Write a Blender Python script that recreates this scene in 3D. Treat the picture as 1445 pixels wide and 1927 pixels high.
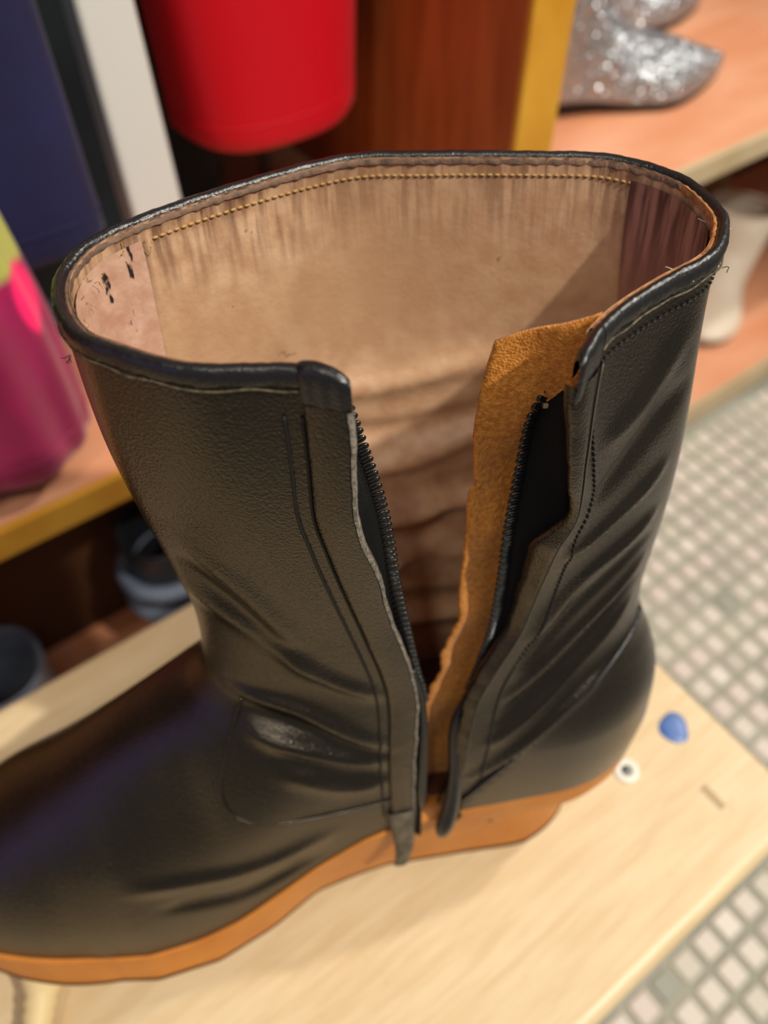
import bpy, bmesh, math, random
import numpy as np
from mathutils import Vector, Matrix

for o in list(bpy.data.objects): bpy.data.objects.remove(o)
scene = bpy.context.scene
COL = scene.collection
random.seed(7); rng = np.random.default_rng(7)

# ------------------------------------------------------------------ camera
cam_data = bpy.data.cameras.new('camera')
cam = bpy.data.objects.new('camera', cam_data); COL.objects.link(cam)
cam_data.sensor_fit = 'VERTICAL'; cam_data.sensor_height = 36.0
cam_data.lens = 1450.0/1927.0*36.0
cam_data.clip_start = 0.01; cam_data.clip_end = 30
cam.location = (0, 0, .74)
cam.rotation_euler = (math.radians(90-51.5), 0, math.radians(54-90))
cam_data.dof.use_dof = True; cam_data.dof.focus_distance = 0.198; cam_data.dof.aperture_fstop = 6.8
scene.camera = cam

# ------------------------------------------------------------------ light of the shop: dim warm room, ceiling spots
scene.view_settings.view_transform = 'Standard'; scene.view_settings.look = 'None'
scene.view_settings.gamma = 1; scene.view_settings.use_curve_mapping = False
scene.view_settings.exposure = 0.0
world = bpy.data.worlds.new('shop_room'); scene.world = world; world.use_nodes = True
bg = world.node_tree.nodes['Background']; bg.inputs[0].default_value = (1.0, .92, .82, 1); bg.inputs[1].default_value = 0.17
def lamp(name, kind, loc, target, energy, color, **kw):
    d = bpy.data.lights.new(name, kind); d.energy = energy; d.color = color
    for k, v in kw.items(): setattr(d, k, v)
    o = bpy.data.objects.new(name, d); COL.objects.link(o); o.location = loc
    o.rotation_euler = (Vector(target)-Vector(loc)).to_track_quat('-Z', 'Y').to_euler()
    return o
lamp('ceiling_spot', 'SPOT', (.73, -1.0, 2.12), (.1, .1, .5), 135, (1, .93, .81), spot_size=1.0, spot_blend=.5, shadow_soft_size=.035)
lamp('ceiling_spot', 'SPOT', (2.05, -.12, 2.40), (.2, .10, .4), 138, (1, .95, .86), spot_size=1.1, spot_blend=.6, shadow_soft_size=.06)
lamp('ceiling_spot', 'SPOT', (-.75, -.45, 2.4), (.1, .3, .4), 32, (1, .92, .79), spot_size=1.2, spot_blend=.6, shadow_soft_size=.09)
lamp('ceiling_panel', 'AREA', (.3, -1.1, 2.5), (.3, .2, .3), 13, (1, .92, .80), shape='RECTANGLE', size=1.6, size_y=.5)

lamp('blue_strip_light', 'AREA', (-1.75, .12, 1.02), (-.05, .12, .45), 1.6, (.22, .16, 1), shape='RECTANGLE', size=.7, size_y=.10)

# ------------------------------------------------------------------ materials
def srgb(r, g, b):
    f = lambda c: (c/255/12.92 if c/255 <= .04045 else ((c/255+.055)/1.055)**2.4)
    return (f(r), f(g), f(b), 1)
def mat(name, color, rough=.5, spec=.5, metal=0., color2=None, nscale=20, bump=0., bscale=200, ndetail=4, sheen=0., coat=0., stretch=None, lo=.35, hi=.65, bdist=.001, emis=None):
    m = bpy.data.materials.new(name); m.use_nodes = True; nt = m.node_tree; N = nt.nodes; L = nt.links
    b = N['Principled BSDF']
    b.inputs['Base Color'].default_value = color; b.inputs['Roughness'].default_value = rough
    b.inputs['Specular IOR Level'].default_value = spec; b.inputs['Metallic'].default_value = metal
    b.inputs['Sheen Weight'].default_value = sheen; b.inputs['Coat Weight'].default_value = coat
    tc = N.new('ShaderNodeTexCoord'); vec = tc.outputs['Object']
    if stretch:
        mp = N.new('ShaderNodeMapping'); mp.inputs['Scale'].default_value = stretch; L.new(vec, mp.inputs['Vector']); vec = mp.outputs['Vector']
    m['_x'] = 1
    if color2:
        n = N.new('ShaderNodeTexNoise'); n.inputs['Scale'].default_value = nscale; n.inputs['Detail'].default_value = ndetail; L.new(vec, n.inputs['Vector'])
        r = N.new('ShaderNodeMapRange'); r.inputs[1].default_value = lo; r.inputs[2].default_value = hi; L.new(n.outputs['Fac'], r.inputs[0])
        x = N.new('ShaderNodeMix'); x.data_type = 'RGBA'; x.inputs[6].default_value = color; x.inputs[7].default_value = color2
        L.new(r.outputs[0], x.inputs[0]); L.new(x.outputs[2], b.inputs['Base Color'])
    if bump:
        n2 = N.new('ShaderNodeTexNoise'); n2.inputs['Scale'].default_value = bscale; n2.inputs['Detail'].default_value = 3; L.new(vec, n2.inputs['Vector'])
        bp = N.new('ShaderNodeBump'); bp.inputs['Strength'].default_value = bump; bp.inputs['Distance'].default_value = bdist
        L.new(n2.outputs['Fac'], bp.inputs['Height']); L.new(bp.outputs['Normal'], b.inputs['Normal'])
    return m
def nodes(m): return m.node_tree.nodes, m.node_tree.links, m.node_tree.nodes['Principled BSDF']
def mixcol(m, fac, col):
    """overlay a colour on the current base colour by a factor socket"""
    N, L, b = nodes(m); x = N.new('ShaderNodeMix'); x.data_type = 'RGBA'
    s = b.inputs['Base Color']
    if s.is_linked: L.new(s.links[0].from_socket, x.inputs[6])
    else: x.inputs[6].default_value = s.default_value
    x.inputs[7].default_value = col; L.new(fac, x.inputs[0]); L.new(x.outputs[2], s)
def noisefac(m, scale, lo, hi, stretch=None, detail=3):
    N, L, b = nodes(m); tc = N.new('ShaderNodeTexCoord'); v = tc.outputs['Object']
    if stretch:
        mp = N.new('ShaderNodeMapping'); mp.inputs['Scale'].default_value = stretch; L.new(v, mp.inputs['Vector']); v = mp.outputs['Vector']
    n = N.new('ShaderNodeTexNoise'); n.inputs['Scale'].default_value = scale; n.inputs['Detail'].default_value = detail; L.new(v, n.inputs['Vector'])
    r = N.new('ShaderNodeMapRange'); r.inputs[1].default_value = lo; r.inputs[2].default_value = hi; L.new(n.outputs['Fac'], r.inputs[0]); return r.outputs[0]

def zfac(m, z0, z1, obj=True):
    N, L, b = nodes(m); tc = N.new('ShaderNodeTexCoord'); sx = N.new('ShaderNodeSeparateXYZ'); L.new(tc.outputs['Object'], sx.inputs[0])
    r = N.new('ShaderNodeMapRange'); r.inputs[1].default_value = z0; r.inputs[2].default_value = z1; L.new(sx.outputs['Z'], r.inputs[0]); return r.outputs[0]

M = {}
M['leather'] = mat('black_leather', (.0050, .0045, .0042, 1),   .21, .80, color2=(.0075, .0062, .0050, 1), nscale=60, bump=.55, bscale=1300, bdist=.0005)
M['leather'].node_tree.nodes['Principled BSDF'].inputs['Specular Tint'].default_value = (1, .88, .72, 1)
M['piping'] = mat('black_piping', (.010, .010, .011, 1), .30, .6, bump=.4, bscale=1200, bdist=.0005)
M['raw_edge'] = mat('raw_leather_edge', (.10, .09, .075, 1), .8, .3, color2=(.30, .26, .21, 1), nscale=900, bump=.8, bscale=1500, bdist=.0006)
M['binding_edge'] = mat('binding_edge', (.03, .026, .02, 1), .7, .3, color2=(.15, .12, .07, 1), nscale=500)
M['lining'] = mat('tan_lining', srgb(206, 171, 138), .44, .4, color2=srgb(184, 144, 112), nscale=130, ndetail=7, bump=.25, bscale=500, bdist=.0006)
M['lining_pink'] = mat('mauve_lining', srgb(202, 166, 144), .5, .4, color2=srgb(180, 136, 116), nscale=150, bump=.3, bscale=500, bdist=.0006)
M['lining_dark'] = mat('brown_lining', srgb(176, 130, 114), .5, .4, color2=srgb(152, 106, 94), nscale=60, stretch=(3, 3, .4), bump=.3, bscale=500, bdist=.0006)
M['tan_edge'] = mat('tan_edge', srgb(190, 130, 80), .7, .3, color2=srgb(140, 88, 50), nscale=300, bump=.5, bscale=900, bdist=.0006)
M['lip'] = mat('brown_lip', srgb(120, 92, 74), .6, .3, color2=srgb(84, 66, 56), nscale=300, bump=.5, bscale=900, bdist=.0005)
M['suede'] = mat('orange_suede', srgb(222, 148, 64), .9, .15, color2=srgb(184, 112, 38), nscale=700, bump=.9, bscale=1500, bdist=.0010, sheen=.15)
M['sole'] = mat('tan_sole_leather', srgb(206, 134, 58), .5, .4, color2=srgb(190, 116, 44), nscale=40, bump=.15, bscale=300)
M['zip'] = mat('black_nylon', (.008, .008, .009, 1), .18, .6)
M['tape'] = mat('black_tape', (.006, .006, .006, 1), .9, .2, bump=.5, bscale=1500)
M['thread_dark'] = mat('black_thread', (.012, .011, .010, 1), .6, .3)
M['thread_tan'] = mat('tan_thread', srgb(176, 140, 84), .7, .3)
M['thread_white'] = mat('white_thread', srgb(215, 208, 200), .7, .3)
M['insole'] = mat('dark_insole', srgb(74, 44, 30), .6, .3)
M['cream_chip'] = mat('cream_mark', srgb(150, 135, 85), .6, .3)

# ------------------------------------------------------------------ object helpers
def link(name, me, m=None, parent=None, smooth=True):
    if m is not None and not me.materials: me.materials.append(m)
    if smooth:
        for p in me.polygons: p.use_smooth = True
    o = bpy.data.objects.new(name, me); COL.objects.link(o)
    if parent is not None: o.parent = parent
    return o
def mesh(name, v, f):
    me = bpy.data.meshes.new(name); me.from_pydata([tuple(map(float, p)) for p in v], [], f); me.update(); return me
def from_bm(name, bm):
    me = bpy.data.meshes.new(name); bm.normal_update(); bm.to_mesh(me); bm.free(); return me
def empty(name, loc, rotz=0, mw=None):
    o = bpy.data.objects.new(name, None); COL.objects.link(o); o.empty_display_size = .05
    if mw is not None: o.matrix_world = mw
    else: o.location = loc; o.rotation_euler = (0, 0, rotz)
    return o
def tag(o, label=None, cat=None, group=None, kind=None):
    for k, v in (('label', label), ('category', cat), ('group', group), ('kind', kind)):
        if v: o[k] = v
    return o
def box_bm(lo, hi, bev=0., seg=2, bm=None):
    nb = bmesh.new(); r = bmesh.ops.create_cube(nb, size=1)
    lo = Vector(lo); hi = Vector(hi)
    for v in nb.verts: v.co = Vector(((v.co[i]+.5)*(hi[i]-lo[i])+lo[i] for i in range(3)))
    if bev: bmesh.ops.bevel(nb, geom=nb.edges[:], offset=bev, segments=seg, affect='EDGES', profile=.5)
    return nb
def box(name, lo, hi, m, parent=None, bev=.001, seg=2):
    return link(name, from_bm(name, box_bm(lo, hi, bev, seg)), m, parent, smooth=False)
def grid_mesh(name, G, closed=False, flip=False):
    G = np.asarray(G); a, b = G.shape[:2]; f = []
    for i in range(a-1):
        for j in range(b if closed else b-1):
            q = (i*b+j, i*b+(j+1) % b, (i+1)*b+(j+1) % b, (i+1)*b+j)
            f.append(q[::-1] if flip else q)
    return mesh(name, G.reshape(-1, 3), f)
def tube(name, P, rad, m, parent=None, sides=8, cap=True):
    P = np.asarray(P, float); n = len(P); R = np.full(n, rad) if np.isscalar(rad) else np.asarray(rad)
    T = np.gradient(P, axis=0); T /= np.linalg.norm(T, axis=1, keepdims=True)+1e-12
    ref = np.array([0, 0, 1.]) if abs(T[0][2]) < .9 else np.array([1., 0, 0])
    V = []
    for i in range(n):
        a = ref-T[i]*(ref@T[i]); a /= np.linalg.norm(a)+1e-12; ref = a; b = np.cross(T[i], a)
        for k in range(sides):
            t = 2*math.pi*k/sides; V.append(P[i]+R[i]*(math.cos(t)*a+math.sin(t)*b))
    f = [(i*sides+k, i*sides+(k+1) % sides, (i+1)*sides+(k+1) % sides, (i+1)*sides+k) for i in range(n-1) for k in range(sides)]
    if cap: f += [tuple(range(sides))[::-1], tuple((n-1)*sides+k for k in range(sides))]
    me = mesh(name, V, f)
    return link(name, me, m, parent) if m else me
def lathe(name, prof, m, parent=None, seg=24, loc=(0, 0, 0)):
    V = []; f = []; n = len(prof)
    for r, z in prof:
        for k in range(seg): t = 2*math.pi*k/seg; V.append((loc[0]+r*math.cos(t), loc[1]+r*math.sin(t), loc[2]+z))
    for i in range(n-1):
        for k in range(seg): f.append((i*seg+k, i*seg+(k+1) % seg, (i+1)*seg+(k+1) % seg, (i+1)*seg+k))
    f += [tuple(range(seg))[::-1], tuple((n-1)*seg+k for k in range(seg))]
    return link(name, mesh(name, V, f), m, parent)
# ------------------------------------------------------------------ floor of small mosaic tiles
M['grout'] = mat('grey_grout', srgb(166, 163, 150), .9, .2, color2=srgb(148, 147, 134), nscale=9, bump=.3, bscale=200)
M['tile'] = mat('mosaic_tile', srgb(203, 197, 188), .55, .4, color2=srgb(188, 184, 174), nscale=12)
def tile_random(m):
    N, L, b = nodes(m); g = N.new('ShaderNodeNewGeometry'); oi = N.new('ShaderNodeObjectInfo')
    a = N.new('ShaderNodeMath'); a.operation = 'ADD'; L.new(g.outputs['Random Per Island'], a.inputs[0]); L.new(oi.outputs['Random'], a.inputs[1])
    fr = N.new('ShaderNodeMath'); fr.operation = 'FRACT'; L.new(a.outputs[0], fr.inputs[0])
    r = N.new('ShaderNodeValToRGB'); L.new(fr.outputs[0], r.inputs[0]); r.color_ramp.interpolation = 'CONSTANT'
    e = r.color_ramp.elements; e[0].color = srgb(208, 199, 189); e[1].position = .3; e[1].color = srgb(196, 190, 177)
    for p, c in ((.5, (207, 194, 186)), (.7, (186, 178, 168)), (.85, (216, 208, 198)), (.95, (150, 150, 138))):
        q = e.new(p); q.color = srgb(*c)
    L.new(r.outputs[0], b.inputs['Base Color'])
tile_random(M['tile'])
mixcol(M['tile'], noisefac(M['tile'], 7, .60, .72), srgb(140, 142, 130))
floor = box('floor', (-2.2, -2.4, -.05), (3.2, .72, -.003), M['grout'], bev=0); floor['kind'] = 'structure'
PT = .0262
tile_me = from_bm('tile', box_bm((-.0098, -.0098, -.004), (.0098, .0098, .0), .0012, 1)); tile_me.materials.append(M['tile'])
import itertools
cells = []
def cam_px(p):
    d = np.array(p)-np.array(cam.location); yaw = math.radians(54); th = math.radians(51.5)
    fh = np.array([math.cos(yaw), math.sin(yaw), 0]); R = np.array([math.sin(yaw), -math.cos(yaw), 0]); Zv = np.array([0, 0, 1.])
    F = fh*math.cos(th)-Zv*math.sin(th); U = fh*math.sin(th)+Zv*math.cos(th); w = d@F
    return (722.5+1450*(d@R)/w, 963.5-1450*(d@U)/w) if w > 0 else (-9e3, -9e3)
for i, j in itertools.product(range(-8, 56), range(-34, 14)):
    u, v = .005+i*PT, -.012+j*PT
    if v > .335: continue
    x, y = cam_px((u, v, 0)); x2, y2 = cam_px((u, v, .355))
    seen = 1050 < x < 1490 and 660 < y < 1980
    under = seen and (-.55 < u-.0 < .16 and -.03 < v < .26)
    cells.append((0 if seen and not under else 1, (u-.35)**2+(v-.1)**2, u, v))
cells.sort(); rest = []
for k, (s_, d_, u, v) in enumerate(cells):
    if k < 300 and s_ == 0:
        t = bpy.data.objects.new('tile', tile_me); COL.objects.link(t); t.parent = floor
        t.location = (u+random.uniform(-.0004, .0004), v+random.uniform(-.0004, .0004), random.uniform(-.0006, .0002)); t.rotation_euler = (0, 0, random.uniform(-.02, .02))
    else: rest.append((u, v))
V = []; Fc = []; tv = [tuple(v.co) for v in tile_me.vertices]; tf = [tuple(p.vertices) for p in tile_me.polygons]
for u, v in rest:
    b0 = len(V); dz = random.uniform(-.0006, .0002); V += [(x+u, y+v, z+dz) for x, y, z in tv]; Fc += [tuple(b0+i for i in q) for q in tf]
t = link('tile_field', mesh('tile_field', V, Fc), M['tile'], floor, smooth=False); t['kind'] = 'stuff'

M['wall'] = mat('wall_paint', srgb(150, 120, 92), .8, .3, color2=srgb(138, 108, 82), nscale=3)
w = box('wall_back', (-2.2, .72, -.05), (3.2, .80, 2.7), M['wall'], bev=0); w['kind'] = 'structure'

# ------------------------------------------------------------------ display shelf with laminate boards and light edge strips
M['laminate'] = mat('terracotta_laminate', srgb(224, 163, 128), .42, .4, color2=srgb(214, 144, 106), nscale=8, stretch=(1, 3, 3))
M['brown'] = mat('brown_panel', srgb(178, 98, 50), .5, .4, color2=srgb(152, 76, 34), nscale=14, stretch=(2, 4, .6))
M['darkback'] = mat('dark_back_panel', srgb(84, 50, 26), .7, .3, color2=srgb(66, 38, 20), nscale=6)
M['yellow'] = mat('yellow_edge_wood', srgb(214, 158, 52), .45, .4, color2=srgb(196, 134, 32), nscale=30, stretch=(.6, 3, .6))
M['beige'] = mat('beige_edge', srgb(196, 176, 142), .5, .4, color2=srgb(184, 162, 126), nscale=20)
shelf = tag(empty('display_shelf', (0, .35, 0)), 'terracotta laminate shoe shelf with yellow wooden edges and a brown upright divider', 'shelf')
def sp(name, lo, hi, m, bev=.0012):
    o = box(name, (lo[0], lo[1]-.35, lo[2]), (hi[0], hi[1]-.35, hi[2]), m, shelf, bev); return o
ul, ur, dv0, dv1 = -1.2, 1.7, .3585, .3925
sp('shelf_board', (ul, .3545, .360), (dv0, .69, .382), M['laminate'])
sp('edge_strip', (ul, .3490, .359), (dv0, .3545, .3822), M['yellow'], .0016)
sp('shelf_board', (dv1, .3545, .400), (ur, .69, .421), M['laminate'])
o = sp('edge_strip', (dv1, .3490, .399), (ur, .3545, .4212), M['beige'], .0016); o['label'] = 'beige edge strip of the right shelf'
sp('shelf_board', (ul, .3545, .020), (dv0, .69, .053), M['laminate'])
sp('shelf_board', (dv1, .3545, .020), (ur, .69, .053), M['laminate'])
o = sp('edge_strip', (ul, .3490, .012), (ur, .3545, .0532), M['beige'], .0016); o['label'] = 'beige edge strip of the bottom shelf'
sp('plinth', (ul, .358, -.003), (ur, .372, .020), M['darkback'], 0)
sp('divider', (dv0, .3545, .020), (dv1, .69, 1.5), M['brown'])
o = sp('edge_strip', (dv0-.0005, .3490, .0535), (dv1+.0005, .3545, 1.5), M['yellow'], .0016); o['label'] = 'upright yellow edge strip of the divider'
sp('back_panel', (ul, .69, 0), (ur, .702, 1.5), M['darkback'], 0)
o = sp('added_dark_panel', (ul, .495, .053), (dv0, .505, .36), M['darkback'], 0)  # added dark sheet, stands in for the shade deep in the lower bay
sp('end_panel', (ul-.02, .35, -.003), (ul, .702, 1.5), M['brown']); sp('end_panel', (ur, .35, -.003), (ur+.02, .702, 1.5), M['brown'])
rail = tube('clothes_rail', [(ul, .15, 1.3), (dv0, .15, 1.3)], .010, mat('chrome', (.6, .6, .6, 1), .25, .5, 1.), shelf, 12)

# ------------------------------------------------------------------ wooden bench under the boot
M['bench'] = mat('pale_bench_wood', srgb(216, 195, 157), .42, .45, color2=srgb(206, 181, 140), nscale=30, stretch=(1, 9, 9), bump=.12, bscale=220)
mixcol(M['bench'], noisefac(M['bench'], 55, .70, .80), srgb(190, 156, 112))
BZ = .3535
bench = tag(empty('wooden_bench', (-.15, .118, 0)), 'pale wooden bench plank the black boot stands on, with a blue spot at its end', 'bench')
def bp(name, lo, hi, m, bev=.001, seg=2): return box(name, (lo[0]+.15, lo[1]-.118, lo[2]), (hi[0]+.15, hi[1]-.118, hi[2]), m, bench, bev, seg)
bp('seat_board', (-.62, -.0262, BZ-.030), (.2425, .2625, BZ), M['bench'], .006, 4)
for x in (-.56, .16): bp('leg_panel', (x, .0, 0), (x+.025, .236, BZ-.030), M['bench'])
bp('stretcher', (-.535, .10, .10), (.16, .125, .16), M['bench'])
M['white_ring'] = mat('white_plastic', srgb(226, 224, 214), .4, .5)
M['screw'] = mat('steel_screw', (.12, .13, .12, 1), .4, .5, 1.)
cap = lathe('screw_washer', [(.0028, .0004), (.0034, .0012), (.0056, .0012), (.0064, .0006), (.0066, 0)], M['white_ring'], bench, 32, (.1815+.15, .0415-.118, BZ))
lathe('screw', [(.0028, 0), (.0027, .0008), (.0008, .0005), (.0002, .0004)], M['screw'], cap, 20, (.1815+.15, .0415-.118, BZ))
M['blue'] = mat('blue_paint', srgb(58, 98, 170), .35, .5, color2=srgb(90, 120, 176), nscale=120)
V = []; n_ = 40
for r_, z_ in ((1, 0), (.92, .0006), (.6, .0009), (.05, .001)):
    for k in range(n_):
        t = 2*math.pi*k/n_; rr = .0083*(1+.08*math.sin(2*t+.6)+.07*math.sin(3*t))*r_
        V.append((.2185+.15+rr*math.cos(t)*.95, .0425-.118+rr*math.sin(t), BZ+z_))
o = link('paint_spot', mesh('paint_spot', V, [(i*n_+k, i*n_+(k+1) % n_, (i+1)*n_+(k+1) % n_, (i+1)*n_+k) for i in range(3) for k in range(n_)]+[tuple(3*n_+k for k in range(n_))]), M['blue'], bench)
o['label'] = 'round blue paint spot'
M['mark'] = mat('grey_scuff', srgb(176, 152, 120), .6, .3)
o = bp('scuff_mark', (.2045, .0005, BZ), (.2085, .0135, BZ+.0003), M['mark'], 0); o['label'] = 'small dark scuff'
# ------------------------------------------------------------------ the boot
def curve(xs, ys):
    xs = np.array(xs, float); ys = np.array(ys, float)
    d = np.diff(ys)/np.diff(xs); m = np.zeros_like(ys)
    m[1:-1] = np.where(d[1:]*d[:-1] > 0, 2*d[1:]*d[:-1]/(d[1:]+d[:-1]+1e-12), 0)
    m[0] = d[0]; m[-1] = d[-1]
    def f(x):
        x = np.clip(x, xs[0], xs[-1]); i = np.clip(np.searchsorted(xs, x)-1, 0, len(xs)-2)
        h = xs[i+1]-xs[i]; t = (x-xs[i])/h
        return (ys[i]*(2*t**3-3*t*t+1)+m[i]*h*(t**3-2*t*t+t)+ys[i+1]*(3*t*t-2*t**3)+m[i+1]*h*(t**3-t*t))
    return f
def sstep(x, a, b):
    t = np.clip((x-a)/(b-a), 0, 1); return t*t*(3-2*t)
N1, N2, N3 = 64, 130, 56
NC = N1+N2+N3
ZT = .135
# feather line (where upper meets sole) height along the foot, toe at -s, heel at +s
zfeather = curve([-.228,-.19,-.15,-.12,-.1,-.08,-.06,-.04,0,.09], [.034,.027,.018,.016,.021,.031,.043,.052,.056,.056])
s_front = curve([.034,.046,.06,.075,.09,.108,.119,.130,.14,.164,.18,.215,.255,.285], [-.226,-.2215,-.208,-.186,-.160,-.131,-.113,-.097,-.0905,-.088,-.089,-.092,-.097,-.098])
s_back = curve([.03,.056,.075,.095,.112,.125,.135,.15,.185,.25,.285], [.078,.0815,.084,.0835,.079,.0738,.072,.071,.071,.0725,.0695])
slit_f = curve([.03,.06,.092,.13,.173,.2105,.2315,.247,.262,.285], [-.0256,-.0245,-.0235,-.0215,-.0279,-.0338,-.0394,-.0388,-.0368,-.0368])
slit_b = curve([.03,.045,.066,.123,.161,.201,.218,.242,.257,.285], [-.021,-.018,-.008,.0005,.0137,.0185,.0262,.025,.0190,.0131])
w_med = curve([.03,.06,.10,.14,.2,.24,.285], [.034,.034,.033,.032,.0335,.037,.043])
w_lat = curve([.03,.06,.10,.14,.2,.285], [.036,.037,.036,.036,.040,.044])
zs_ = np.linspace(.034, .135, 400); ss_ = s_front(zs_)
def ztop(s): return np.interp(s, ss_, zs_)
RIM = np.array([(-.0371,-.0431,.2657),(-.0487,-.0382,.2666),(-.0695,-.0338,.2675),(-.086,-.0234,.2695),(-.093,-.0165,.2708),(-.097,-.0041,.2732),
 (-.0957,.0082,.2756),(-.0865,.0201,.2779),(-.059,.0335,.2805),(-.0226,.0444,.2827),(.0015,.0421,.2822),(.031,.036,.281),(.0524,.0297,.2798),(.0666,.0156,.2771),
 (.0695,0,.274),(.0664,-.0094,.2722),(.058,-.0194,.2703),(.042,-.0269,.2688),(.0262,-.0357,.2671),(.0131,-.0468,.2649)])
def catmull(P, n):
    P = np.array(P, float); Q = np.vstack([2*P[0]-P[1], P, 2*P[-1]-P[-2]]); out = []
    for i in range(1, len(Q)-2):
        for t in np.arange(n)/n:
            a, b, c, d = Q[i-1:i+3]
            out.append(.5*((2*b)+(c-a)*t+(2*a-5*b+4*c-d)*t*t+(3*b-a-3*c+d)*t**3))
    out.append(P[-1]); return np.array(out)
def resample(P, n):
    d = np.r_[0, np.cumsum(np.linalg.norm(np.diff(P, axis=0), axis=1))]; t = np.linspace(0, d[-1], n+1)
    return np.c_[[np.interp(t, d, P[:, k]) for k in range(P.shape[1])]].T
def rim_cols():
    P = catmull(RIM, 12); i = P[:, 0].argmin(); j = P[:, 0].argmax()
    return np.vstack([resample(P[:i+1], N1)[:-1], resample(P[i:j+1], N2)[:-1], resample(P[j:], N3)])
def plan_med(s):
    b = np.interp(s, [-.23,-.16,-.135,-.1,-.064,-.03,.09], [.043,.043,.046,.043,.037,.034,.034])
    b = np.where(s < -.15, b*np.sqrt(np.clip(1-((-.15-s)/.078)**2, 0, 1)), b)
    return b
def plan_lat(s):
    return plan_med(s)*np.interp(s, [-.23,-.12,-.06,.09], [1.05,1.08,1.05,1.03])
def base(NZ=200):
    """outer surface of the upper, array [NZ, NC+1, 3] in boot coordinates (s, w, z)"""
    g = np.linspace(0, 1, NZ); rim = rim_cols(); out = np.zeros((NZ, NC+1, 3)); ztas = np.zeros(NZ)
    for k, t in enumerate(g):
        zeta = .27*t; ztas[k] = zeta
        mix = max(0, 1-zeta/ZT)
        sf = -.2
        for _ in range(60):
            z = zeta+zfeather(sf)*mix; sf = .5*sf+.5*s_front(z)
        sb = .08
        for _ in range(10): sb = s_back(zeta+zfeather(sb)*mix)
        zm = zeta+.053*mix
        sF, sB = slit_f(zm), slit_b(zm)
        if zm < .06: sB = max(sB, sF+.002)
        m, a = (sf+sb)/2, (sb-sf)/2
        tF, tB = np.arccos((sF-m)/a), np.arccos((sB-m)/a)
        th = np.r_[np.linspace(tF, np.pi, N1+1)[:-1], np.linspace(np.pi, 2*np.pi, N2+1)[:-1], np.linspace(2*np.pi, 2*np.pi+tB, N3+1)]
        x = np.cos(th); s = m+a*x; med = np.sin(th) > 1e-9; med[:N1] = True; med[N1+N2+1:] = True
        p = 2.2; E = (1-np.abs(x)**p).clip(0)**(1/p)
        Wsh = np.where(med, -w_med(zm)*E, w_lat(zm)*E)
        z = zeta+zfeather(s)*mix
        tau = ((z-zfeather(s))/np.maximum(ztop(s)-zfeather(s), 1e-4)).clip(0, 1)*(1-sstep(s, -.105, -.06)*np.where(zeta > .1, 1, 1))
        tap = np.sqrt((1-tau**2.2).clip(0))
        hb = np.where(s > .035, np.sqrt((1-((s-.035)/(sb-.035))**2).clip(0)), 1)
        Wft = np.where(med, -plan_med(s), plan_lat(s))*tap*hb
        f = sstep(zeta, .055, .125)
        w = Wft*(1-f)+Wsh*f
        P = np.c_[s, w, z]
        r = sstep(zeta, .165, .265)
        zz = z if zeta < .14 else .14+(rim[:, 2]-.14)*(zeta-.14)/.13
        P[:, 0] = P[:, 0]*(1-r)+rim[:, 0]*r; P[:, 1] = P[:, 1]*(1-r)+rim[:, 1]*r; P[:, 2] = zz
        out[k] = P
    return out, ztas
def normals(G):
    du = np.gradient(G, axis=1); dv = np.gradient(G, axis=0); n = np.cross(dv, du)
    n /= np.linalg.norm(n, axis=2, keepdims=True)+1e-12
    return n

ln, ba = math.radians(11), math.radians(-24)
bs = np.array([math.cos(ba), math.sin(ba), 0]); bn = np.array([-math.sin(ba), math.cos(ba), 0]); bz = np.array([0, 0, 1.])
bu = bn*math.sin(ln)+bz*math.cos(ln); bw = bn*math.cos(ln)-bz*math.sin(ln)
BO = np.array([.096, .0811, .363])
MW = Matrix(((bs[0], bw[0], bu[0], BO[0]), (bs[1], bw[1], bu[1], BO[1]), (bs[2], bw[2], bu[2], BO[2]), (0, 0, 0, 1)))
boot = tag(empty('leather_boot', BO, mw=MW), 'black leather boot with open side zipper and tan lining, standing on the wooden bench', 'boot')
NZ = 230
G, ZETA = base(NZ)
NRM = normals(G)
colid = np.arange(NC+1)
def ridge(lines, width):
    """soft bumps along polylines given in (s, z): list of (side, amp, pts)"""
    D = np.zeros(G.shape[:2])
    for side, amp, wd, pts in lines:
        mask = (colid <= N1+6) if side == 'F' else (colid >= N1+N2-6) if side == 'B' else (colid > N1) & (colid < N1+N2)
        P = catmull(np.array(pts), 8); best = np.full(G.shape[:2], 9.); par = np.zeros(G.shape[:2])
        L = len(P)-1
        for i in range(L):
            a, b = P[i], P[i+1]; ab = b-a; l2 = (ab@ab)+1e-12
            t = np.clip(((G[..., 0]-a[0])*ab[0]+(G[..., 2]-a[1])*ab[1])/l2, 0, 1)
            d = np.hypot(G[..., 0]-a[0]-t*ab[0], G[..., 2]-a[1]-t*ab[1])
            u = d < best; best = np.where(u, d, best); par = np.where(u, (i+t)/L, par)
        D += amp*np.exp(-(best/wd)**2)*np.sqrt(np.clip(1.15-np.abs(par*2-1)**3, 0, 1))*mask
    return D
mm = .001
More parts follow.
